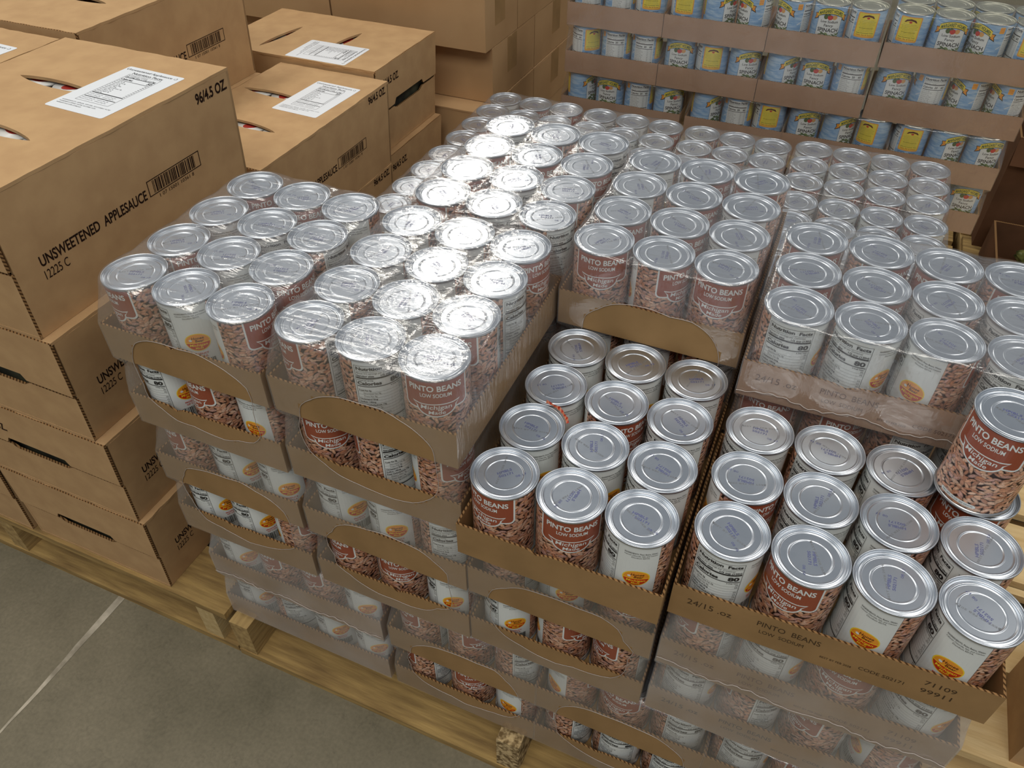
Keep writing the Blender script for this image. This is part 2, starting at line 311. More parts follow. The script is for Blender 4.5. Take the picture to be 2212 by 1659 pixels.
    f.text('Honee', c + 1, lv - 6, 3.6, 'dkbrown', 10, width=14, bold=.02, shear=.15); f.text('Bear', c + 2.5, lv - 2, 3.4, 'dkbrown', 10, width=10, bold=.02, shear=.15)
    f.ell(c - 7.5, lv - 3.2, 1.9, 1.7, 'white', 10, 10)
    f.text('Michigan', c, lv + 4, 3.4, 'yellow', 10, width=20, bold=.015, shear=.15); f.text('Made', c, lv + 8.2, 2.8, 'yellow', 10, width=9, bold=.015, shear=.15)
    f.text('PRODUCT', c, 71.5, 2.5, 'red', 12, bold=.02); f.text('OF U.S.A.', c, 75.5, 2.5, 'red', 12, bold=.02)
    u = c - 14
    while u < c + 14:
        wd = rr.choice((.35, .35, .7, 1.05)); f.rect(u, min(u + wd, c + 14), 80, 96, 'black', 12); u += wd + rr.choice((.35, .7, .9))
    f.text('7 15001 10361 8', c, 98.5, 1.8, 'black', 12)
    def bf(mb, col):
        n = 0; cells = []; v = TOPV + 2
        while v < BOTV - 1:
            u = du(-102) + rr.uniform(0, 3)
            while u < du(101):
                cells.append((u + rr.uniform(-1.6, 1.6), min(max(v + rr.uniform(-1.8, 1.8), TOPV + 2.8), BOTV - 2.8))); u += 6.6
            v += 3.3
        rr.shuffle(cells)
        for u, v in cells:
            if abs(u) < a - 4 and v < 38: continue
            if abs(u) < 18 and v < 47: continue
            L_ = rr.uniform(4.3, 6.4); B = L_ * rr.uniform(.35, .45); th = rr.gauss(-.2, .65); ct, st = math.cos(th), math.sin(th); bend = rr.uniform(.1, .5); hh = rr.uniform(0, .14)
            base = rr.choice([(.58, .30, .18), (.66, .39, .25), (.54, .27, .17), (.70, .46, .33), (.56, .32, .26), (.50, .22, .12)]); g = rr.uniform(.8, 1.15)
            rim = []; inner = []
            for t in range(10):
                x = L_ * math.cos(t * PI / 5); y = B * math.sin(t * PI / 5) + bend * (x * x / L_ / L_ - .5)
                rim.append((u + x * ct - y * st, v + x * st + y * ct)); x *= .66; y = y * .66; inner.append((u + x * ct - y * st - .15, v + x * st + y * ct - .2))
            vs = []; R0 = RB + .00008 + hh * .001
            for q, hgt in [(p, 0) for p in rim] + [(p, .00010) for p in inner] + [((u - .3, v - .4), .00014)]:
                r = R0 + hgt; an = min(max(q[0], du(-102.8)), du(102.3)) / 1000 / RB; vs.append((r * math.sin(an), -r * math.cos(an), -min(max(q[1], TOPV), BOTV) / 1000))
            o = len(mb.v); fs = [(i, 10 + i, 10 + (i + 1) % 10, (i + 1) % 10) for i in range(10)] + [(10 + i, 20, 10 + (i + 1) % 10) for i in range(10)]
            mb.add(vs, fs, 'bean', True)
            for i in range(10): col[o + i] = tuple(x * g * .12 for x in base); col[o + 10 + i] = tuple(x * g * .95 for x in base)
            col[o + 20] = tuple(min(1, x * g * 1.2) for x in base)
    return wrap_label('pinto_bean_label', f, bf)
def spinach_label():
    f = Flat(); rr = random.Random(5)
    f.rect(du(-180), du(180), TOPV, BOTV, 'blue', 0)
    f.rrect(-25, 25, 24, BOTV, 2, 'white', 3); f.rect(-25.7, -25, 24, BOTV, 'darkblue', 4); f.rect(25, 25.7, 24, BOTV, 'darkblue', 4)
    for i in range(90):   # spinach leaves
        u = rr.uniform(-24, 24); v = 59 + rr.random() * 42; th = rr.uniform(-.7, .7); L_ = rr.uniform(4, 9); B = rr.uniform(1, 2.4); c, q = math.cos(th), math.sin(th)
        f.poly([(max(-25, min(25, u + x * c - y * q)), min(v + x * q + y * c, 106.8)) for x, y in ((-L_, 0), (-L_ * .3, -B), (L_ * .5, -B * .8), (L_, 0), (L_ * .4, B), (-L_ * .4, B * .7))], rr.choice(['green', 'green', 'green2']), 5 + (i % 20) * .1)
    def band(g, k, lay, hw=28):
        up = [(x, 8 - g + 9 * (x / hw) ** 2) for x in range(-hw, hw + 1, 4)]; lo = [(x, 18.5 + g + 9 * (x / hw) ** 2) for x in range(hw, -hw - 1, -4)]; f.poly(up + lo, k, lay)
    for s_ in (-1, 1):
        f.poly([(s_ * 26, 20), (s_ * 36, 22), (s_ * 34, 28), (s_ * 37, 36), (s_ * 26, 31)], 'black', 8); f.poly([(s_ * 27, 21.4), (s_ * 34.3, 23), (s_ * 32.6, 28), (s_ * 35, 33.6), (s_ * 27, 29.6)], 'orange', 9)
    band(1.0, 'black', 10); band(0, 'banner', 11)
    f.text('MARGARET HOLMES', 0, 13.2, 6.6, 'green', 13, width=50, bold=.035, arc=8.0)
    f.ell(-9, 25.6, 4.6, 5, 'green', 8); f.ell(0, 26.5, 5.6, 5, 'tomato', 9); f.ell(9, 26, 5.2, 4.6, 'onion', 8); f.ell(-3, 21.5, 3, 2, 'green', 10)
    f.text('Low Sodium', 0, 35, 5, 'black', 8, width=36, bold=.01, res=3); f.text('Fancy', 0, 42.5, 5.4, 'black', 8, width=19, bold=.01, res=3); f.text('SPINACH', 0, 52, 7.6, 'black', 8, width=43, bold=.02, res=3)
    f.rrect(du(72) - 5, du(72) + 5, 8, 20, 1, 'orange2', 3); f.text('HOLMES', du(72), 12, 1.8, 'red', 4, width=8); f.text('EST 1888', du(72), 16, 1.6, 'red', 4, width=7)
    f.poly([(45, 50), (62, 38), (62.6, 38.8), (46, 51)], 'white', 3)
    c = du(125); f.rect(c - 24, c + 24, 8, 98, 'white', 3)
    f.text('Nutrition Facts', c, 12, 4.4, 'black', 4, width=44, bold=.035)
    for v, h in ((15.5, .5), (22, 1.8), (33, 1.2), (64, 1.6)): f.rect(c - 22, c + 22, v, v + h, 'black', 4)
    f.text('3.5 servings per container', c - 22, 17.6, 1.8, 'grey', 4, al='L'); f.text('Serving size     1/2 cup', c - 22, 20.5, 1.8, 'black', 4, al='L'); f.text('Calories', c - 22, 28.5, 4, 'black', 4, al='L', bold=.03); f.text('20    60', c + 20, 28.5, 4.4, 'black', 4, al='R', bold=.03)
    for i, t in enumerate(['Total Fat 0g', 'Saturated Fat 0g', 'Trans Fat 0g', 'Cholesterol 0mg', 'Sodium 130mg', 'Total Carb. 3g', 'Dietary Fiber 2g', 'Total Sugars 1g', 'Protein 2g', 'Vitamin D', 'Calcium 100mg', 'Iron 2mg', 'Potassium', 'Vitamin A']):
        v = 36.5 + 4 * i; f.text(t, c - 22, v, 2.2, 'grey', 4, al='L'); f.text('0%      1%', c + 21, v, 2.2, 'grey', 4, al='R'); f.rect(c - 22, c + 22, v + 1.9, v + 2.1, 'grey', 4)
    c = du(207); f.rrect(c - 22, c + 22, 8, 58, 3, 'orange2', 3); f.rrect(c - 19.5, c + 19.5, 10, 55, 2, 'banner', 4)
    f.poly([(c - 13, 19), (c - 9, 14), (c, 12), (c + 9, 14), (c + 13, 19), (c + 10, 19), (c + 7, 17), (c, 15.6), (c - 7, 17), (c - 10, 19)], 'dkbrown', 5); f.ell(c, 18.6, 3, 2, 'tomato', 5)
    for i in range(8): f.text('Our spinach is picked fresh', c, 23 + 3.1 * i, 1.6, 'green2' if i != 5 else 'green', 5, width=rr.uniform(26, 35), bold=.03 if i == 5 else 0)
    f.text('Enjoy Homemade Taste', c, 48.5, 1.9, 'green', 5, width=34, bold=.02); f.text('Heat, Eat & Enjoy!', c, 52.6, 2.4, 'red', 5, width=34, bold=.02)
    for i in range(7): f.rect(c - 20, c - 4 + 3 * (i % 2), 61 + 3.2 * i, 62.1 + 3.2 * i, 'darkblue', 3); f.rect(c + 4, c + 18 - 2 * i, 61 + 3.2 * i, 62.1 + 3.2 * i, 'darkblue', 3)
    return wrap_label('spinach_label', f)
def can_body():
    mb = MB(); h = CH
    mb.lathe([(.0330, -h + .002), (.0362, -h + .0015), (.0366, -h), (.0375, -h), (.0378, -h + .0008), (.0378, -h + .0026), (.0368, -h + .0035), (RB - .0003, -h + .0042), (RB - .0003, -.0042), (.0366, -.0036), (.0374, -.0030)], 60, 'steel_b')
    return mb.mesh('can_body')
def can_lid(metal='steel', stamp=True, var=0):
    mb = MB()
    prof = [(.0374, -.0031), (.0379, -.0024), (.0380, -.0012), (.0377, -.0003), (.0371, 0), (.0365, -.0004), (.0360, -.0016), (.0356, -.0034), (.0350, -.0042), (.0342, -.0042), (.0335, -.0036), (.0330, -.0035), (.0318, -.0035), (.0314, -.0030), (.0309, -.0027), (.0302, -.0027), (.0297, -.0031), (.0293, -.0036), (.0289, -.0037), (.0285, -.0037), (.0226, -.0037), (.0223, -.0037), (.0219, -.0035), (.0215, -.0032), (.0210, -.0032), (.0205, -.0036), (.0201, -.0039), (.0197, -.0040), (.0193, -.0040), (.0004, -.0040)]
    mb.lathe(prof, 64, metal, close=True)
    if stamp:
        f = Flat(); r = random.Random(var)
        f.text('HPIBLS', -1 + r.uniform(-3, 3), -4, 3.2, 'ink', 1, width=17, bold=.02, rot=.1); f.text('502171', -1 + r.uniform(-2, 2), 1, 3.0, 'ink', 1, width=16, bold=.02, rot=.12)
        f.text('BEST BY FEB 2028', 0, 4 if var % 2 else -7, 2, 'grey', 1.2, width=40, rot=r.uniform(-.9, .9)); f.text('08 16' if var % 2 else '08 17', 15, 9, 2.8, 'ink', 1, width=12, rot=.2)
        art_mesh('x', f, lambda u, v, l: (u / 1000, -v / 1000, (-.00393 if math.hypot(u, v) < 19.4 else -.0031 if math.hypot(u, v) < 22.6 else -.00363 if math.hypot(u, v) < 28.6 else -.0026) + .00004 * l), mb)
    return mb.mesh('can_lid')
BODY = can_body(); LIDS = [can_lid(var=i) for i in range(5)]; GLID = can_lid('steel_gold', False)
BLAB = bean_label(); SLAB = spinach_label()
def new_can(kind):
    o = bpy.data.objects.new('%s_can' % kind, BODY); C.objects.link(o)
    link('lid', LIDS[0] if kind == 'bean' else GLID, o); link('paper_label', BLAB if kind == 'bean' else SLAB, o); return o
proto = {}
CAMXY = (.7152, -.532); FEAT = {'P': 0, 'N': 147, 'I': 225, 'F': 0, 'Q': 72, 'S': 125, 'Y': 207}
def put_can(kind, x, y, ztop, face, label, group):
    if kind not in proto: o = proto[kind] = new_can(kind); ch = list(o.children)
    else:
        s = proto[kind]; o = s.copy(); C.objects.link(o); ch = []
        for c in s.children: d = c.copy(); C.objects.link(d); d.parent = o; ch.append(d)
    o.location = (x, y, ztop)
    if face is None:
        rz = R_.uniform(0, 2 * PI)
    else:   # label feature turned so many degrees from the aisle
        th = math.degrees(math.atan2(CAMXY[1] - y, CAMXY[0] - x)) + 90; rz = math.radians(th + face[1] - FEAT[face[0]] + (22 if kind == 'bean' else 10) * (x - .30))
    for d in ch:
        if d.name.startswith('lid'):
            if kind == 'bean': d.data = R_.choice(LIDS)
            d.rotation_euler.z = R_.uniform(0, 2 * PI)
        else: d.rotation_euler.z = rz
    return tag(o, label, 'food can', group)

# ---------------- trays and shrink wrap ----------------
def tray_mesh(nx, ny, px, py, m, h=.052, out=.0030, text=False, torn=0, seed=0):
    r = random.Random(seed); mb = MB(); t = .0024; A = nx * px / 2 + out; B = ny * py / 2 + out
    mb.box(-A, A, -B, B, 0, .0028, m)
    def wall(p0, p1, nrm, hh):   # from p0 to p1, wavy upper edge; nrm points inward
        n = 22; L = math.dist(p0, p1); hs = [hh + r.uniform(-.0004, .0004) for _ in range(n + 1)]
        if torn:
            c = r.uniform(.3, .7)
            for i in range(n + 1): hs[i] -= .006 * math.exp(-((i / n - c) / .03) ** 2)
        vo = []; vi = []
        for i in range(n + 1):
            x = p0[0] + (p1[0] - p0[0]) * i / n; y = p0[1] + (p1[1] - p0[1]) * i / n; bow = -.0006 * math.sin(PI * i / n)
            for z in (0, hs[i]): vo.append((x + nrm[0] * bow, y + nrm[1] * bow, z)); vi.append((x + nrm[0] * (t + bow), y + nrm[1] * (t + bow), z))
        q = len(vo); vs = vo + vi
        mb.add(vs, [(2*i, 2*i+2, 2*i+3, 2*i+1) for i in range(n)] + [(q+2*i, q+2*i+1, q+2*i+3, q+2*i+2) for i in range(n)] + [(0, 1, q + 1, q), (2*n, q + 2*n, q + 2*n + 1, 2*n + 1)], m)
        mb.add(vs, [(2*i+1, 2*i+3, q+2*i+3, q+2*i+1) for i in range(n)], 'corr')
    wall((-A, -B), (A, -B), (0, 1), h); wall((A, -B), (A, B), (-1, 0), h); wall((A, B), (-A, B), (0, -1), h); wall((-A, B), (-A, -B), (1, 0), h)
    return mb.mesh('cardboard_tray'), A, B
def flap_mesh(A, B, sx, sy, m, h=.0475):
    mb = MB(); x = sx * (A - .0026); x2 = sx * (A - .0026 - .024); y = sy * (B - .0028); y2 = sy * (B - .0042)
    mb.box(min(x, x2), max(x, x2), min(y, y2), max(y, y2), .003, h, m, 'corr'); return mb.mesh('corner_flap')
def tray(cx, cy, z, nx, ny, label, m='tray', px=P, py=P, printed=False, rot=0, h=.052, seed=0, torn=0, flaps=True, faded=False, out=.0030):
    me, A, B = tray_mesh(nx, ny, px, py, m, h, seed=seed, torn=torn, out=out); o = link('cardboard_tray', me, None, (cx, cy, z), rot); tag(o, label, 'tray')
    if flaps:
        for sx in (-1, 1): link('corner_flap', flap_mesh(A, B, sx, -1, m), o)
    if printed:
        f = Flat(); k = 'printf' if faded else 'trayprint'; W = 2 * A * 1000; v0 = h * 1000
        g2 = Flat()
        for t, u, v, cap, wd in (('24/15 .oz', .13, -.62, 9, 46), ('PINTO  BEANS', .385, -.70, 8, 62), ('LOW  SODIUM', .37, -.45, 5.5, 44), ('BEST BY FEB 2028', .545, -.33, 3.2, 30), ('CODE 502171', .68, -.40, 5, 42), ('71109', .84, -.66, 7, 28), ('99911', .84, -.40, 7, 28)):
            (f if cap > 5.2 and not t.isdigit() else g2).text(t, u * W - W / 2, v0 * v, cap, k, 1, width=wd, res=3)
        bow = lambda u: .0006 * math.sin(PI * min(max((u / 1000 + A) / (2 * A), 0), 1))
        link('printed_text', art_mesh('x', f, lambda u, v, l: (u / 1000, -B - bow(u) - .00016 * l - .0001, -v / 1000), None).mesh('tray_print'), o); link('code_text', art_mesh('x', g2, lambda u, v, l: (u / 1000, -B - bow(u) - .00016 * l - .0001, -v / 1000), None).mesh('tray_code'), o)
    return o
def film_mesh(nx, ny, px, py, hole=False, layers=2, seed=0, res=.005, seam=False, wrink=1.0, fm='film'):
    r = random.Random(seed); A = nx * px / 2; B = ny * py / 2; zb = -LZ * layers + .0006
    cans = [((i - (nx - 1) / 2) * px, (j - (ny - 1) / 2) * py) for i in range(nx) for j in range(ny)]
    ns = max(14, int(2 * (A - .03) / res)); nt_ = max(14, int(2 * (B - .03) / res)); nc = 7
    def ring(off, rad):   # rounded rectangle, constant vertex count
        a, b = A + off, B + off; pts = []
        for (sx, sy, a0, n, horiz) in ((1, -1, -90, nt_, 0), (1, 1, 0, ns, 1), (-1, 1, 90, nt_, 0), (-1, -1, 180, ns, 1)):
            cx, cy = sx * (a - rad), sy * (b - rad)
            for i in range(nc): t = math.radians(a0 + 90 * i / nc); pts.append((cx + rad * math.cos(t), cy + rad * math.sin(t)))
            t = math.radians(a0 + 90); p0 = (cx + rad * math.cos(t), cy + rad * math.sin(t))
            nxt = {(1, -1): (a, b - rad), (1, 1): (-(a - rad), b), (-1, 1): (-a, -(b - rad)), (-1, -1): (a - rad, -b)}[(sx, sy)]
            for i in range(n): pts.append((p0[0] + (nxt[0] - p0[0]) * i / n, p0[1] + (nxt[1] - p0[1]) * i / n))
        return pts
    base = ring(0, .036); n = len(base); V = []; ph = [r.uniform(0, 6.28) for _ in range(8)]
    nr = max(10, int(min(A, B) / res))
    for k in range(1, nr + 1):
        t = k / nr
        for x, y in base:
            x *= t; y *= t; d = min(math.hypot(x - c[0], y - c[1]) for c in cans); z = .0009 - max(0, d - .0387) * .20 + wrink * .0003 * math.sin(60 * x + 25 * y + ph[0]) * math.sin(90 * y - 30 * x + ph[1]); V.append((x, y, z))
    prof = [(-.004, .0014, .036)]
    zc = -.004
    keys = [(-.004, .0014, .036), (-.057, .0043, .003), (-.061, .0044, .0012), (-.114, .0044, .0012), (-.122, .0026, .018), (-.170, .0043, .003), (-.174, .0044, .0012), (zb, .0044, .0012)]
    rows = []
    for (z0, o0, r0), (z1, o1, r1) in zip(keys, keys[1:]):
        m = max(1, round((z0 - z1) / res)); rows += [(z0 + (z1 - z0) * i / m, o0 + (o1 - o0) * i / m, r0 + (r1 - r0) * i / m) for i in range(m)]
    rows.append(keys[-1])
    for z, o, rd in rows:
        rg = ring(o, rd)
        for i, (x, y) in enumerate(rg):
            l = math.hypot(x, y); free = 0 if (-.114 < z < -.050 or z < -.164) else 1
            w_ = wrink * .0005 * free * (math.sin(140 * (x + y) + 60 * z + ph[2]) * math.sin(40 * z + ph[3]) + .5 * math.sin(310 * (x - y) - 120 * z + ph[4]))
            dip = 0
            if free and z < -.004:   # film stretches straight between neighbouring cans
                dip = 0
            V.append((x * (1 + w_ / l - dip), y * (1 + w_ / l), z))
    nrows = nr + len(rows); F = []
    V.append((0, 0, .0009)); ci = len(V) - 1
    F += [(ci, i, (i + 1) % n) for i in range(n)]
    hx0, hz0, ha, hb = 0.004, -.130, A * .80, .072
    jag = [r.uniform(-1, 1) for _ in range(24)]
    def hr(x, z):
        an = math.atan2((z - hz0) / hb, (x - hx0) / ha); j = (an + PI) / (2 * PI) * 24; q = int(j) % 24; jj = jag[q] * (1 - (j - int(j))) + jag[(q + 1) % 24] * (j - int(j))
        return (abs((x - hx0) / ha) ** 2.6 + abs((z - hz0) / hb) ** 2.6) ** (1 / 2.6) / (1 + .05 * jj)
    snap = {}
    for k in range(nrows - 1):
        for i in range(n):
            q = (k * n + i, (k + 1) * n + i, (k + 1) * n + (i + 1) % n, k * n + (i + 1) % n)
            if hole and k >= nr:
                c = [sum(V[a][t] for a in q) / 4 for t in range(3)]
                if c[1] < -B * .96:
                    ins = [hr(V[a][0], V[a][2]) < 1 for a in q]
                    if hr(c[0], c[2]) < 1: 
                        continue
                    for a, b_ in zip(q, ins):
                        if b_: snap[a] = 1
            F.append(q)
    for a in snap:
        x, y, z = V[a]; s = hr(x, z); s = max(s, .5); V[a] = (hx0 + (x - hx0) / s, y, hz0 + (z - hz0) / s)
    mb = MB(); mb.add(V, F, fm, True)
    if hole:
        pts = []
        for i in range(73):
            t = 2 * PI * i / 72; c, s_ = math.cos(t), math.sin(t); g = 1 / hr(hx0 + ha * c, hz0 + hb * s_); z = hz0 + hb * s_ * g
            pts.append((hx0 + ha * c * g, -B - .0044, max(z, zb + .001)))
        mb.tube(pts, .00045, 'film_rim', 5)
    if seam:
        pts = [(-A - .003 + (2 * A + .006) * i / 60, -B - .0056 - .0006 * math.sin(i * 1.7), -.103 + .0035 * math.sin(i * .35 + seed) + .0012 * math.sin(i * 1.9)) for i in range(61)]
        mb.tube(pts, .0006, 'film_rim', 5)
    return mb.mesh('shrink_film')
def film_obj(cx, cy, z, nx, ny, label, px=P, py=P, rot=0, **k):
    return tag(link('shrink_wrap', film_mesh(nx, ny, px, py, **k), None, (cx, cy, z), rot), label, 'plastic wrap')

ORD = ['first', 'second', 'third', 'fourth', 'fifth', 'sixth', 'seventh', 'eighth', 'ninth', 'tenth', 'eleventh', 'twelfth', 'thirteenth']
WHO = {'P': 'panel', 'N': 'facts', 'I': 'logo'}
def case(name, x0, y0, n, nx, ny, faces, rot=0, py=P, px=P, rows=None, group=None, cname=None, labfn=None, kind='bean'):
    """cans of one layer n; x0,y0 is the centre of the first can"""
    c, s = math.cos(rot), math.sin(rot)
    for j in range(ny):
        if rows is not None and j not in rows: continue
        for i in range(nx):
            x = x0 + i * px * c - j * py * s + R_.uniform(-.00025, .00025); y = y0 + i * px * s + j * py * c + R_.uniform(-.00025, .00025)
            put_can(kind, x, y, -n * LZ, faces.get((i, j)), labfn(i, j), group or name)
def centre(x0, y0, nx, ny, rot=0, px=P, py=P):
    a, b = (nx - 1) * px / 2, (ny - 1) * py / 2; c, s = math.cos(rot), math.sin(rot); return x0 + a * c - b * s, y0 + a * s + b * c
def rowname(j, ny): return {0: 'front', ny - 1: 'back'}.get(j, ORD[j])
def top_case(nm, x0, y0, nx, ny, rot, faces, layers, hole, seam, printed, n0=0, wrapped=True, py=P, seed=1, n1faces=None, faded=False):
    cx, cy = centre(x0, y0, nx, ny, rot, P, py)
    case('bean cans in the ' + nm, x0, y0, n0, nx, ny, faces, rot, py, labfn=lambda i, j: 'pinto bean can, %s row, %s from applesauce side, %s' % (rowname(j, ny), ORD[i], nm))
    tray(cx, cy, -(n0 + 1) * LZ, nx, ny, 'cardboard tray under the cans of the ' + nm, py=py, rot=rot, printed=printed, seed=seed, torn=seed % 2, faded=faded, m='tray_pink' if faded else 'tray')
    if wrapped:
        if n1faces is not None:
            case('lower cans of the ' + nm, x0, y0, n0 + 1, nx, ny, n1faces, rot, py, rows=[0], labfn=lambda i, j: 'pinto bean can, lower tray, %s from applesauce side, %s' % (ORD[i], nm))
        tray(cx, cy, -(n0 + 2) * LZ, nx, ny, 'lower cardboard tray of the ' + nm, py=py, rot=rot, seed=seed + 10, torn=1, flaps=True)
        film_obj(cx, cy, -n0 * LZ, nx, ny, 'clear shrink wrap stretched over the ' + nm, py=py, rot=rot, hole=hole, seam=seam, seed=seed)

# -------- the floor --------
mb = MB(); mb.box(-9, 9, -6, 14, -.86, -.80, 'floor'); struct(link('floor', mb.mesh('floor')))
mb = MB(); pr = random.Random(2); ys = [-5 + i * .03 for i in range(600)]
wl = [.0016 + .0052 * (.5 + .5 * math.sin(i * .31 + 1.3 * math.sin(i * .13))) ** 2 + .0008 * pr.random() for i in range(len(ys))]; cx_ = [-.308 + .0018 * math.sin(i * .37) + pr.uniform(-.0006, .0006) for i in range(len(ys))]
mb.add([p for i, y in enumerate(ys) for p in ((cx_[i] - wl[i], y, -.7994), (cx_[i] + wl[i], y, -.7994))], [(2*i, 2*i+1, 2*i+3, 2*i+2) for i in range(len(ys) - 1)], 'joint'); struct(link('floor_joint', mb.mesh('floor_joint')))
M_['wallpaint'] = mat('warehouse_wall_paint', srgb('9a9c9c'), .8)
mb = MB(); mb.box(-9, 9, 13.8, 14, -.80, 4.6, 'wallpaint'); struct(link('wall_back', mb.mesh('wall_back')))
mb = MB(); mb.box(-9.2, -9, -6, 14, -.80, 4.6, 'wallpaint'); struct(link('wall_side', mb.mesh('wall_side')))

# -------- pallets --------
def pallet(x0, x1, y0, y1, zt, label, m='wood_x', pitch=.13, bw=.105, stringers=3, end=('wood_y',) * 3, boards=None, front=0, inset=0):
    e = bpy.data.objects.new('wooden_pallet', None); C.objects.link(e); e.location = (x0, y0, -.80); tag(e, label, 'pallet'); H = zt + .80; W = x1 - x0; D = y1 - y0
    ys = boards
    if ys is None:
        n = int((D - bw) / pitch); ys = [(i * (D - bw) / n, i * (D - bw) / n + bw) for i in range(n + 1)]
    pr = random.Random(int(x0 * 77) + 5)
    for a, b in ys:
        a += front if a == 0 else 0
        mb = MB(); mb.box(pr.uniform(-.003, .003), W + pr.uniform(-.003, .003), a, b, H - .016, H, m); link('deck_board', mb.mesh('deck_board'), e)
    for k in range(stringers):
        x = inset * (1 - k) + (W - .038) * k / (stringers - 1); mb = MB(); mb.box(x, x + .038, .002, D - .002, .016, H - .016, end[k]); link('stringer', mb.mesh('stringer'), e)
    for a in (0, D / 2 - .05, D - .10):
        mb = MB(); mb.box(0, W, a, a + .10, 0, .016, m); link('bottom_board', mb.mesh('bottom_board'), e)
    return e
pallet(-.025, 1.03, -.060, 1.26, -.681, 'wooden pallet under the stacked pinto bean trays', 'wood_x', end=('wood_y', 'osb', 'wood_y'), front=.032)
pallet(-1.10, -.030, -.058, 1.22, -.681, 'worn wooden pallet under the applesauce boxes', 'wood_x', end=('wood_y', 'wood_y', 'wood_end'), front=.001, inset=.032)
pallet(.02, 1.10, 1.345, 2.5, -.681, 'wooden pallet under the spinach cans', 'wood_x')
pallet(-1.15, -.10, 1.235, 2.40, -.681, 'wooden pallet under the plain brown boxes', 'wood_x')
pallet(1.05, 2.15, .20, 1.335, -.681, 'pale wooden pallet beside the open wide tray', 'wood_pale', boards=[(0, .135), (.165, .30), (.33, .345), (.36, .50), (.53, .66), (.70, .83), (.87, .99), (1.02, 1.13)])

# -------- top tier of pinto beans --------
F_ = lambda s: {(int(a[0]), int(a[1])): (a[2], int(a[3:])) for a in s.split()}
nA, nB, nC, nD, nE = 'wrapped corner top case', 'wrapped second top case', 'wrapped case behind open narrow tray', 'wrapped case behind second top case', 'wrapped case behind open wide tray'
top_case(nA, 0, 0, 3, 4, 0, F_('00P-72 10I-5 20P52 01P35 11I15 21P30 02I10 12N15 22N52 03P35 13P8 23I5'), 2, True, False, False, seed=1, n1faces=F_('00I22 10P-68 20I-38'))
top_case(nB, .2435, .0026, 3, 4, .003, F_('00P-84 10N4 20P-6 01I-35 11I-10 21P-42 12I0 22N55 03I0 13I5 23P48'), 2, True, False, False, seed=2, n1faces=F_('00P-5 10N30 20P48'))
top_case(nD, .2455, .3150, 3, 4, 0, F_('00P-50 10N12 20N42 01P10 11N0 21P-35 02P0 12P20 22P38'), 2, False, False, False, seed=3, n1faces={})
top_case(nC, .4845, .2890, 3, 4, -.002, F_('00P-4 10P46 20P-12 01P0 11P30 21I10 02I0 12P20 22I0'), 2, True, False, False, seed=4, n1faces=F_('00I0 10I10 20N30'))
top_case(nE, .7280, .2437, 4, 3, .004, F_('00N-8 10N-30 20I-28 30N-22 01P-5 11P10 21I0 31I10 02P0 12P20 22P-20 32P10'), 2, False, True, True, seed=5, n1faces=F_('00P-12 10P25 20N20 30I0'), faded=True)
# the two opened cases
top_case('open narrow tray', .4855, -.0215, 3, 4, -.001, F_('00P-44 10P0 20I2 01I24 11I38 21I22 02I40 12P35 22I16 03I36 13I36 23I20'), 1, False, False, False, n0=1, wrapped=False, seed=7)
top_case('open wide tray', .7262, -.0010, 4, 3, .006, F_('00N-12 10P-27 20I-8 30I-6 01P58 11N-30 21I-6 31I8 02N-42 12N-22 22I-14 32P-20'), 1, False, False, True, n0=1, wrapped=False, seed=8)
put_can('bean', .945, .1500, -.0004, ('P', -27), 'single pinto bean can standing on top of another in open wide tray', 'lone can')
M_['orange_scrap'] = mat('scrap_paper', srgb('b5694a'), .4)
# torn scrap of bright label stuck behind a lid
mb = MB(); sp = []
for i in range(15):
    t = math.radians(20 + 62 * i / 14); sp += [(.0392 * math.cos(t), .0392 * math.sin(t), .001 + .0012 * (i % 2)), (.0425 * math.cos(t) - .0008 * (i % 2), .0425 * math.sin(t), .0025 + .0015 * math.sin(i))]
mb.add(sp, [(2*i, 2*i+1, 2*i+3, 2*i+2) for i in range(14)], 'orange_scrap'); mb.add(sp, [(2*i, 2*i+1, 2*i+3) for i in range(0, 14, 2)], 'red')
tag(link('label_scrap', mb.mesh('label_scrap'), None, (.4855, .055, -LZ), .1), 'crinkled orange scrap of torn label beside a bare can lid', 'scrap')

# -------- middle tier, seen along the aisle (layers 2 and 3) --------
def face_case(x0, nx, n, fa, fb, nm, hole, seam, ny, k0, y0=0.0, seed=0, printed=False, py=P, faded=False):
    cx, cy = centre(x0, y0, nx, ny, 0, P, py)
    for q, fc in ((0, fa), (1, fb)):
        ly = ORD[n + q + 0]
        case('bean cans facing the aisle below', x0, y0, n + q, nx, ny, fc, 0, py, rows=[0], labfn=lambda i, j: 'pinto bean can facing the aisle, %s layer down, %s from applesauce side' % (ly, ORD[k0 + i]))
        tray(cx, cy, -(n + q + 1) * LZ, nx, ny, 'cardboard tray facing the aisle, %s layer down, %s' % (ly, nm), seed=seed + q, torn=q, printed=printed, py=py, faded=faded and not q)
    film_obj(cx, cy, -n * LZ, nx, ny, 'clear shrink wrap round the two trays of the %s' % nm, py=py, hole=hole, seam=seam, seed=seed, fm='film_hazy' if seam else 'film')
mid = 'middle tier case, '
face_case(.000, 3, 2, F_('00P-82 10I18 20I-4'), F_('00I18 10I16 20P46'), mid + 'nearest applesauce'.replace('nearest', 'next to'), True, False, 4, 0, seed=20)
face_case(.246, 3, 2, F_('00I18 10I-6 20N0'), F_('00P-66 10P-12 20I-6'), mid + 'second along', True, False, 4, 3, seed=22)
face_case(.4835, 3, 2, F_('00P-80 10I-4 20P0'), F_('00I6 10P48 20P-66'), mid + 'under open narrow tray', True, False, 4, 6, y0=.002, seed=24)
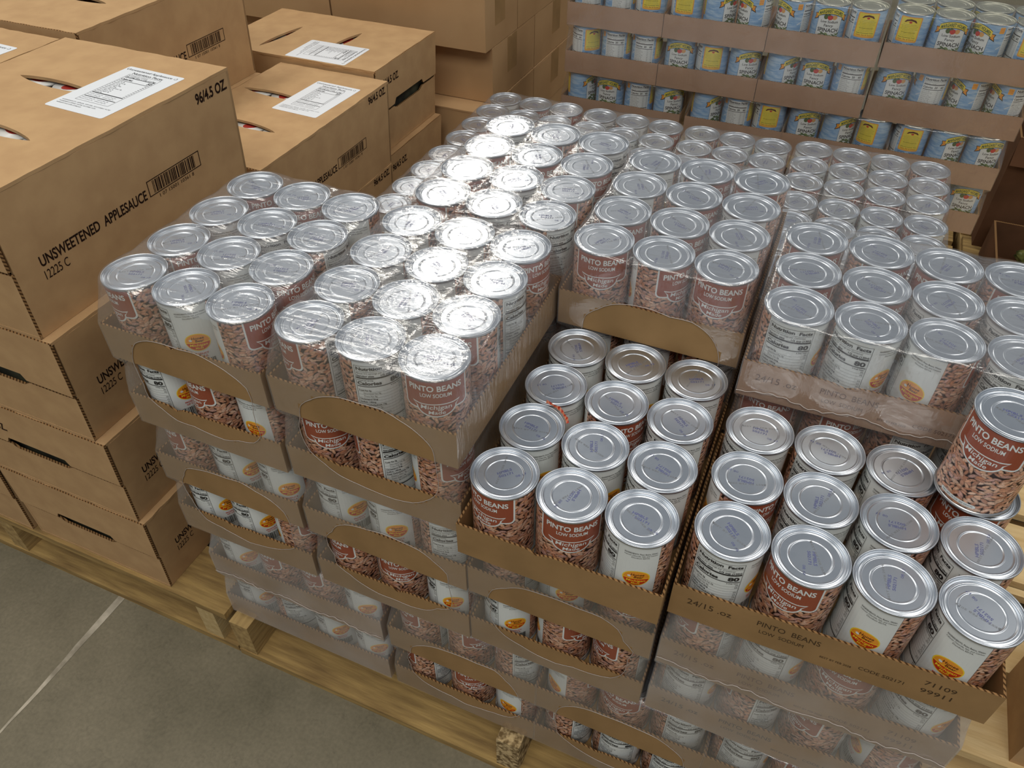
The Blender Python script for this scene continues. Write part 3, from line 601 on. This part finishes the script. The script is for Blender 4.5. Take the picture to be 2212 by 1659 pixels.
face_case(.727, 4, 2, F_('00P-75 10N-20 20P-12 30N-24'), F_('00N-15 10N45 20P-52 30P80'), mid + 'under open wide tray', False, True, 3, 9, y0=.004, seed=26, printed=True, faded=True)
bot = 'bottom tier case, '
face_case(.020, 4, 4, F_('00I0 10P-70 20P-70 30I-12'), F_('00I10 10N0 20I0 30I-5'), bot + 'next to applesauce', False, True, 3, 0, seed=30)
face_case(.345, 3, 4, F_('00P-75 10P30 20N24'), F_('00P-100 10P0 20I-32'), bot + 'second along', True, False, 4, 4, seed=32)
face_case(.580, 3, 4, F_('00I-52 10P-30 20N10'), F_('00N48 10N-5 20N0'), bot + 'third along', True, False, 4, 7, seed=34)
face_case(.815, 3, 4, F_('00N0 10P20 20I0'), F_('00I0 10N10 20P-20'), bot + 'fourth along', True, False, 4, 10, seed=36)

# -------- middle tier seen from above behind the top cases --------
def low_case(x0, y0, nx, ny, rows, nm, k0, rback, py=P, seed=40, cols=None):
    cx, cy = centre(x0, y0, nx, ny, 0, P, py)
    for j in rows:
        for i in range(nx):
            if cols and not cols(i, j): continue
            put_can('bean', x0 + i * P + R_.uniform(-.0002, .0002), y0 + j * py, -2 * LZ, None, 'pinto bean can on lower back tier, %s row from spinach, %s from applesauce side' % (ORD[rback - j], ORD[k0 + i]), 'bean cans on the lower back tier')
    tray(cx, cy, -3 * LZ, nx, ny, 'cardboard tray on lower back tier, ' + nm, py=py, seed=seed, flaps=False, out=.0022)
    tray(cx, cy, -4 * LZ, nx, ny, 'cardboard tray one layer below, lower back tier, ' + nm, py=py, seed=seed + 1, flaps=False, out=.0022)
    film_obj(cx, cy, -2 * LZ, nx, ny, 'clear shrink wrap on lower back tier, ' + nm, py=py, seed=seed, res=.008)
pl = .0762
low_case(-.0266, .6030, 3, 4, [0, 1, 2, 3], 'next to applesauce, front one', 0, 7, pl, 40)
low_case(-.0266, .9129, 3, 4, [0, 1, 2, 3], 'next to applesauce, back one', 0, 3, pl, 42)
low_case(.2090, .9129, 3, 4, [0, 1, 2, 3], 'second along, back one', 3, 3, pl, 44)
low_case(.2090, .6030, 3, 4, [2, 3], 'second along, front one', 3, 7, pl, 46)
low_case(.4446, .9129, 3, 4, [0, 1, 2, 3], 'third along, back one', 6, 3, pl, 48)
low_case(.4446, .6030, 3, 4, [2, 3], 'third along, front one', 6, 7, pl, 50)
low_case(.6802, 1.0070, 4, 3, [0, 1, 2], 'wide case at the back', 9, 2, P, 52)
low_case(.6802, .7700, 4, 3, [0, 1, 2], 'wide case in the middle', 9, 5, P, 54)
low_case(.6802, .5330, 4, 3, [1, 2], 'wide case in front', 9, 8, P, 56)

# -------- spinach pallet --------
def spin(x0, nx, n, fs, k0, film_=True, ny=2, rows=(0,), y0=1.400, mm='tray_pink', seed=60, layers=1, low=None, nm=''):
    cx, cy = centre(x0, y0, nx, ny)
    for q, fc in enumerate(fs):
        for j in (rows if q == 0 else (0,)):
            for i in range(nx):
                put_can('spinach', x0 + i * P, y0 + j * P, -(n + q) * LZ, fc.get((i, 0)) if j == 0 else None, ('spinach can, %s layer from top, %s from the brown boxes' % (ORD[n + q], ORD[k0 + i])) if j == 0 else 'spinach can in the second row back, top layer, %s from the brown boxes' % ORD[k0 + i], 'spinach cans on the back pallet')
        tray(cx, cy, -(n + q + 1) * LZ, nx, ny, 'pinkish cardboard tray of spinach cans, %s layer, %s' % (ORD[n + q], nm), mm, seed=seed + q, flaps=False)
    if film_: film_obj(cx, cy, -n * LZ, nx, ny, 'clear shrink wrap on spinach cans, %s tier, %s' % ('upper' if n == 0 else 'middle', nm), seed=seed, res=.008, fm='film_clear', wrink=.5)
spin(.0820, 3, 0, [F_('00S10 10S8 20Y0'), F_('00Y28 10S-5 20S-12')], 0, nm='next to brown boxes', seed=60)
spin(.3190, 3, 0, [F_('00Y-12 10F52 20F-55'), F_('00F-5 10Y0 20F20')], 3, nm='second along', seed=62)
spin(.5560, 3, 0, [F_('00F-55 10F0 20Y0'), F_('00F50 10F-2 20S0')], 6, nm='third along', seed=64)
spin(.7980, 4, 0, [F_('00Y-8 10F4 20F-46 30Y5'), F_('00F16 10S10 20F-62 30F-72')], 9, rows=(0, 1), nm='wide case at the far end', seed=66, y0=1.408)
spin(.0760, 4, 2, [F_('00F62 10F-12 20S2 30F25')], 0, nm='wide one next to brown boxes', seed=68)
spin(.4010, 3, 2, [F_('00F55 10S-4 20Y0')], 4, nm='second along', seed=70)
spin(.6360, 3, 2, [F_('00F16 10F45 20Y-25')], 7, nm='third along', seed=72)
spin(.8710, 3, 2, [F_('00Y0 10F36 20F26'), F_('00S0 10F60 20F4')], 10, nm='at the far end', seed=74)
spin(.8270, 3, 4, [F_('00S0 10Y10 20Y0')], 10, film_=False, nm='low far corner', seed=76)

# ---------------- applesauce boxes ----------------
def lens(cx, cy, a, b, ang=0, n=16):
    p = []
    for i in range(n + 1): t = i / n; p.append((-a + 2 * a * t, b * math.sin(PI * t) ** .7 if 0 < t < 1 else 0))
    for i in range(1, n): t = 1 - i / n; p.append((-a + 2 * a * t, -b * math.sin(PI * t) ** .8))
    c, s = math.cos(ang), math.sin(ang); return [(cx + x * c - y * s, cy + x * s + y * c) for x, y in p]
def plate(mb, outer, holes, fn, th, k, edge=None):   # fn(u, v, d) -> xyz, d = depth
    rings = [outer] + holes; flat = [p for r in rings for p in r]; tri = tessellate_polygon([[Vector((*p, 0)) for p in r] for r in rings]); n = len(flat)
    vs = [fn(u, v, 0) for u, v in flat] + [fn(u, v, th) for u, v in flat]
    a, b, c = (Vector(vs[i]) for i in tri[0]); nn = Vector(fn(*flat[0], 0)) - Vector(fn(*flat[0], 1))
    flip = (b - a).cross(c - a).dot(nn) < 0
    mb.add(vs, [tuple(t[::-1]) if flip else tuple(t) for t in tri] + [tuple(i + n for i in (t if flip else t[::-1])) for t in tri], k); o = 0
    for r in rings: m = len(r); mb.add(vs, [(o + i, o + (i + 1) % m, n + o + (i + 1) % m, n + o + i) for i in range(m)], edge or k); o += m
def sticker_mesh(wd=108, ht=155):
    f = Flat(); f.rrect(-wd / 2, wd / 2, -ht / 2, ht / 2, 4, 'sticker', 0); t = -ht / 2
    f.text('Unsweetened Applesauce', -6, t + 9, 5.5, 'black', 1, width=88, bold=.005, res=3); f.ell(wd / 2 - 10, t + 9, 3, 3, 'grey', 1); f.ell(wd / 2 - 10, t + 9, 2.2, 2.2, 'sticker', 2); f.text('Nutrition Facts', 0, t + 19, 5.5, 'black', 1, width=58, bold=.015, res=3)
    for u0, u1, v0, v1 in ((-31, -30.5, 24, 122), (30.5, 31, 24, 122), (-31, 31, 24, 24.5), (-31, 31, 122, 122.5), (-29, 29, 34, 35.5), (-29, 29, 46, 47), (-29, 29, 93, 95), (-29, 29, 107, 108.5)): f.rect(u0, u1, t + v0, t + v1, 'black', 1)
    f.text('96 servings per container', -29, t + 27.5, 2.6, 'black', 1, al='L'); f.text('Serving size 1 cup (113g)', -29, t + 31.5, 2.6, 'black', 1, al='L', width=57, bold=.02); f.text('Calories', -29, t + 41, 4.6, 'black', 1, al='L', bold=.03); f.text('50', 29, t + 40.5, 6, 'black', 1, al='R', bold=.03)
    for i in range(10): f.text(['Total Fat 0g', 'Saturated Fat 0g', 'Trans Fat 0g', 'Cholesterol 0mg', 'Sodium 10mg', 'Total Carbohydrate 13g', 'Dietary Fiber 1g', 'Total Sugars 11g', 'Added Sugars 0g', 'Protein 0g'][i], -29, t + 50.5 + 4.4 * i, 2.4, 'black', 1, al='L'); f.text('0%', 29, t + 50.5 + 4.4 * i, 2.4, 'black', 1, al='R')
    for i in range(5): f.text('Vitamin D 0mcg 0%    Calcium 0mg 0%', -29, t + 98.5 + 4.6 * i, 2, 'grey', 1, al='L', width=50)
    for i in range(3): f.text('INGREDIENTS: APPLES, WATER, ASCORBIC ACID', -wd / 2 + 8, t + 130 + 5 * i, 2.2, 'black', 1, al='L', width=90 - 22 * i)
    return art_mesh('x', f, lambda u, v, l: (u / 1000, -v / 1000, .0003 + .00012 * l)).mesh('nutrition_sticker')
STK = sticker_mesh()
def box_print(fn, name='box_print', which=0):
    f = Flat()
    if which == 0:
        f.text('UNSWEETENED  APPLESAUCE', 41, 41, 14.5, 'print', 1, width=186, bold=.02, al='L', res=4)
    elif which == 2: f.text('12225 C', 41, 61, 13, 'print', 1, width=38, al='L', res=4)
    elif which == 3: f.text('96/4.5 OZ.', 358, -46, 15, 'print', 1, width=68, bold=.03, al='L', res=4)
    else: f.text('96/4.5 OZ.', 0, 0, 16, 'print', 1, width=68, bold=.02, al='L', res=4)
    return art_mesh('x', f, fn).mesh(name)
def barcode(fn0):
    f = Flat(); r = random.Random(4); fn = lambda u, v, l: fn0(u - 8, v - 18, l)
    for u0, u1, v0, v1 in ((240, 348, 42, 43.3), (240, 348, 64.7, 66), (240, 241.3, 42, 66), (346.7, 348, 42, 66)): f.rect(u0, u1, v0, v1, 'print', 1)
    u = 250
    while u < 336: wd = r.choice((.9, .9, 1.9, 2.6)); f.rect(u, u + wd, 44.5, 63.5, 'print', 1); u += wd + r.choice((.9, 1.2, 2.2))
    f.text('1 07 15001 10361 8', 294, 71, 5.5, 'print', 1, width=72); return art_mesh('x', f, fn).mesh('barcode')
def wavy(u0, u1, v0, v1, r, amp=.0012, step=.018, sides='tb'):
    def seg(a, b):
        n = max(2, int(math.dist(a, b) / step)); return [(a[0] + (b[0] - a[0]) * i / n + (r.uniform(-amp, amp) if i and a[0] == b[0] else 0), a[1] + (b[1] - a[1]) * i / n + (r.uniform(-amp, amp) if i and a[1] == b[1] else 0)) for i in range(n)]
    return seg((u0, v0), (u1, v0)) + seg((u1, v0), (u1, v1)) + seg((u1, v1), (u0, v1)) + seg((u0, v1), (u0, v0))
def sauce_box(x0, x1, y0, y1, z0, z1, label, seed=0, rot=False, top=True, texts=True, detail=True, frontprint=False):
    """box with its hand-hole flaps on the -y side (or, turned, on the +x side); local frame at its low corner"""
    r = random.Random(seed); e = bpy.data.objects.new('applesauce_box', None); C.objects.link(e); e.location = (x0, y0, z0); tag(e, label, 'cardboard box')
    W, D, H = x1 - x0, y1 - y0, z1 - z0; t = .0045; mb = MB()
    mb.box(0, W, 0, D, 0, t, 'kraft'); mb.box(0, t, 0, D, t, H - t, 'kraft'); mb.box(0, W, D - t, D, t, H - t, 'kraft')
    if not rot: mb.box(W - t, W, t, D, t, H - t - .0002, 'kraft')
    else: mb.box(0, W, 0, t, t, H - t, 'kraft')
    link('box_body', mb.mesh('box_body'), e)
    # flaps with the hand slot between
    Lf = D if rot else W; fn = (lambda u, v, d: (W - d, u, v)) if rot else (lambda u, v, d: (u, d, v))
    mid = H * .5 + r.uniform(-.004, .004); hc = Lf * (.5 + r.uniform(-.06, .06)); hw = .068
    up = [(0, mid)] + [(u, mid + r.uniform(-.0006, .0015)) for u in [Lf * .1, Lf * .2]] + [(hc - hw, mid + .001), (hc - hw * .9, mid + .013), (hc + hw * .9, mid + .012), (hc + hw, mid + .001)] + [(Lf * .9, mid + r.uniform(-.0006, .0015)), (Lf, mid), (Lf, H - .0006), (0, H - .0006)]
    g = .0055
    lo = [(0, 0), (Lf, 0), (Lf, mid - g), (Lf * .9, mid - g - .001), (hc + hw, mid - g), (hc + hw * .8, mid - .013), (hc - hw * .8, mid - .012), (hc - hw, mid - g), (Lf * .15, mid - g - .001), (0, mid - g)]
    for nm_, pts, d0 in (('upper_flap', up, -.0022), ('lower_flap', lo, .0004)):
        m2 = MB(); plate(m2, pts, [], lambda u, v, d, q=d0: fn(u, v, q + d), .004, 'kraft', 'corr'); link(nm_, m2.mesh(nm_), e)
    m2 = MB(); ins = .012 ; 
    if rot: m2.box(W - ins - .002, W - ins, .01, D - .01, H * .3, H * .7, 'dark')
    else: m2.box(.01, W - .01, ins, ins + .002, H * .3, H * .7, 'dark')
    link('slot_shade_sheet', m2.mesh('slot_shade_sheet'), e)  # dark sheet behind the slot, shade of the box interior put into its colour
    # lid panel with two hand slots
    m2 = MB(); holes = []
    if top:
        if rot: holes = [lens(.120, .105, .074, .009, 1.45), lens(.275, .135, .062, .010, 1.45)]
        else: holes = [lens(W - .182, .285, .076, .012, -.06), lens(W - .141, .143, .074, .012, -.10)]
    plate(m2, wavy(.0, W, 0, D, r), holes, lambda u, v, d: (u, v, H - d), t, 'kraft'); link('lid_panel', m2.mesh('lid_panel'), e)
    if top:
        s = link('nutrition_sticker', STK, e, ((W - .084, .300, H) if not rot else (W - .155, .058, H)), -.05 if not rot else -PI / 2)
        s['label'] = 'white nutrition facts sticker'
    if texts:
        if not rot: f1 = lambda u, v, l: (W + .0002 + .0001 * l, u / 1000, H * .55 - v / 1000 + .025); link('product_text', box_print(f1), e); link('batch_text', box_print(f1, which=2), e); link('size_text', box_print(f1, which=3), e); link('barcode', barcode(f1), e)
        else: f2 = lambda u, v, l: (W + .0026 + .0001 * l, .028 + u / 1000, H * .82 - v / 1000); link('size_text', box_print(f2, which=1), e)
    if frontprint: link('size_text', box_print(lambda u, v, l: (.03 + u / 1000, -.0026 - .0001 * l, H * .72 - v / 1000), which=1), e)
    for ch in e.children:   # the sides lean in a little towards the bottom
        if ch.data.name.startswith('nutrition_sticker'): continue
        for v in ch.data.vertices: v.co.x -= .013 * (1 - v.co.z / H) * min(1, max(0, v.co.x / W))
    return e
Z = [-.681, -.495, -.309, -.120, .085]
nmz = ['bottom', 'second', 'third', 'top']
for k in range(4):
    sh = [.0, .002, -.003, -.006][k]
    sauce_box(-.462 + sh, -.140 + sh, -.050, .385, Z[k] + .0005, Z[k + 1], 'applesauce box, %s of the front stack beside the bean pallet' % nmz[k], seed=100 + k, top=k == 3, frontprint=k == 1)
    sauce_box(-.795 + sh, -.467 + sh, -.054, .378, Z[k] + .0005, Z[k + 1] - .001, 'applesauce box, %s of the second front stack by the aisle' % nmz[k], seed=110 + k, top=k == 3, texts=k == 3)
for k in range(4):
    sauce_box(-.800, -.460, .400, .815, Z[k] + .0005, Z[k + 1] + .003 * (k == 3), 'applesauce box, %s of the tall stack behind the front ones' % nmz[k], seed=120 + k, top=k == 3, texts=k == 3)
for k in range(3):
    sauce_box(-.459, [-.196, -.199, -.187][k], .448, .886, Z[k] + .0005, Z[k + 1], 'applesauce box, %s of the shorter stack, long side to the beans' % ['bottom', 'middle', 'top'][k], seed=130 + k, top=k == 2)
for k in range(3):
    sauce_box(-.655, [-.222, -.220, -.222][k], .893, 1.168, Z[k] + .0005, Z[k + 1] + (.012 if k == 2 else 0), 'applesauce box, %s of the back stack, flaps to the beans' % ['bottom', 'middle', 'top'][k], seed=140 + k, rot=True, top=k == 2)
# cups glimpsed through the slots
def cup_mesh():
    mb = MB(); mb.lathe([(.022, -.055), (.031, -.004), (.033, -.003), (.033, 0)], 24, 'cupwhite', close=True); f = Flat(); f.ell(0, 4, 20, 12, 'cupred', 1); art_mesh('x', f, lambda u, v, l: (u / 1000, -v / 1000, .0003), mb); return mb.mesh('applesauce_cup')
CUP = cup_mesh()
k = 0
for nm, pts, z in (('front top box, slot by the sticker', [(-.385, .262), (-.318, .258), (-.251, .250)], .085), ('front top box, slot by the aisle', [(-.345, .118), (-.278, .112), (-.211, .106)], .085),
                   ('shorter stack, slot by the sticker', [(-.418, .760), (-.351, .756), (-.284, .748)], -.12), ('shorter stack, slot by the aisle', [(-.395, .618), (-.328, .612), (-.261, .606)], -.12),
                   ('back stack, first slot', [(-.552, .965), (-.540, 1.032), (-.528, 1.099)], -.108), ('back stack, slot beside the sticker', [(-.392, .985), (-.384, 1.052), (-.376, 1.119)], -.108)):
    for q, (x, y) in enumerate(pts):
        tag(link('applesauce_cup', CUP, None, (x, y, z - .0085), k * .7), 'white foil applesauce cup seen through the %s, %s' % (nm, ['near end', 'middle', 'far end'][q]), 'cup', 'applesauce cups inside the boxes'); k += 1
# ---------------- plain brown boxes behind ----------------
def plain_box(x0, x1, y0, y1, z0, z1, label, m='kraft_far', seam=True, tape=False, smudge=False):
    e = bpy.data.objects.new('cardboard_box', None); C.objects.link(e); e.location = (x0, y0, z0); tag(e, label, 'cardboard box'); W, D, H = x1 - x0, y1 - y0, z1 - z0; r = random.Random(int(1000 * (x0 + y0 * 3 + z0 * 7)))
    mb = MB(); mb.box(0, W, .001, D, 0, H - .004, m); link('box_body', mb.mesh('box_body'), e)
    for a, b in ((0, D / 2 - .001), (D / 2 + .001, D)):
        m2 = MB(); plate(m2, wavy(0, W, a, b, r, .0008), [], lambda u, v, d: (u, v, H - d), .004, m); link('top_flap', m2.mesh('top_flap'), e)
    if tape:
        m2 = MB(); m2.box(W, W + .0004, D * .45 - .03, D * .45 + .03, H * .35, H - .002, 'tray'); link('tape_strip', m2.mesh('tape_strip'), e)
    if smudge:
        m2 = MB(); f = Flat(); f.rect(60, 330, -9, 9, 'tray', 1); link('smudge', art_mesh('x', f, lambda u, v, l: (u / 1000, .0008, H * .45 - v / 1000)).mesh('smudge'), e)
X1 = -.12; tiers = [(-.681, -.580), (-.580, -.442), (-.441, -.305), (-.304, -.166), (-.165, -.030), (-.029, .11)]
fr = [1.25, 1.22, 1.205, 1.270, 1.232, 1.24]; sm = [1.60, 1.66, 1.54, 1.55, 1.43, 1.46]
tn = ['bottom', 'fifth from top', 'fourth from top', 'third from top', 'second from top', 'top']
for k, (a, b) in enumerate(tiers):
    g = [fr[k], sm[k], sm[k] + .37, sm[k] + .74]
    for q in range(3):
        plain_box(-.552 - .0 * k, X1 + (.004 if k == 2 else 0), g[q], g[q + 1] - .003, a, b - .0006, 'plain brown box, %s tier, %s back from the beans' % (tn[k], ORD[q]), tape=(q < 2 and k in (2, 3, 4)))
    plain_box(-.99, -.557, fr[k], fr[k] + .38, a, b - .0006, 'plain brown box, %s tier, behind the applesauce boxes' % tn[k])
# ---------------- pallets of produce at the far side and beside the open tray ----------------
plain_box(1.202, 1.62, -.10 + .31, .356 + .0, -.681, -.45, 'brown carton on the pale pallet by the open wide tray', 'kraft')
def bag(loc, s, label, m='green'):
    bm = bmesh.new(); bmesh.ops.create_icosphere(bm, subdivisions=4, radius=1)
    for v in bm.verts:
        n = v.co.copy(); f = 1 + .08 * math.sin(7 * n.x + 3 * n.z) + .06 * math.sin(11 * n.y + 5 * n.x) + .05 * math.sin(19 * n.z + 7 * n.y)
        v.co = Vector((n.x * s[0], n.y * s[1], n.z * s[2])) * f
    me = bpy.data.meshes.new('vegetable_bag'); bm.to_mesh(me); bm.free(); me.materials.append(M_[m])
    for p in me.polygons: p.use_smooth = True
    o = link('vegetable_bag', me, None, loc, R_.uniform(0, 3)); tag(o, label, 'bag')
M_['veg'] = mat('bagged_greens', (.2, .25, .1), .3, nodes=noise_col(srgb('39401f'), srgb('a9ad62'), scale=22, lo=.38, hi=.66, bump=.8, bscale=40), coat=.6)
M_['vegdark'] = mat('net_greens', (.1, .1, .06), .7, nodes=noise_col(srgb('15130d'), srgb('33321f'), scale=26, lo=.4, hi=.75, bump=.6, bscale=60))
M_['kraft_dark'] = kraft('produce_carton', srgb('553a27'), srgb('674731'), scale=9, bump=.1, bscale=60)
pallet(1.125, 2.2, 1.405, 2.62, -.681, 'wooden pallet under the produce cartons', 'wood_x')
def carton(x0, x1, y0, y1, z0, z1, label, m='kraft_dark'):
    e = bpy.data.objects.new('open_carton', None); C.objects.link(e); e.location = (x0, y0, z0); tag(e, label, 'carton'); W, D, H = x1 - x0, y1 - y0, z1 - z0; mb = MB(); t = .005
    mb.box(0, W, 0, D, 0, t, m); mb.box(0, t, 0, D, t, H, m, 'corr'); mb.box(W - t, W, 0, D, t, H, m, 'corr'); mb.box(t, W - t, 0, t, t, H, m, 'corr'); mb.box(t, W - t, D - t, D, t, H, m, 'corr'); link('carton_body', mb.mesh('carton_body'), e)
    m2 = MB(); m2.add([(0, 0, H), (W, 0, H), (W, -.018, H - .07), (0, -.018, H - .07), (0, .004, H), (W, .004, H), (W, -.014, H - .07), (0, -.014, H - .07)], [(0, 3, 2, 1), (4, 5, 6, 7), (2, 3, 7, 6), (0, 4, 7, 3), (1, 2, 6, 5)], m); link('side_flap', m2.mesh('side_flap'), e)

carton(1.168, 1.50, 1.43, 1.70, -.681, -.575, 'low open produce carton at the near corner of the far pallet')
carton(1.150, 1.50, 1.74, 2.00, -.681, -.36, 'taller open brown produce carton behind the low one')
bag((1.334, 1.565, -.622), (.105, .085, .040), 'clear bag of pale green vegetables in the low produce carton', 'veg')
bag((1.325, 1.87, -.50), (.11, .085, .13), 'dark netted bag of greens in the taller produce carton', 'vegdark')
bag((1.36, 2.40, -.38), (.20, .25, .25), 'big dark netted sack of greens standing behind the cartons', 'vegdark')
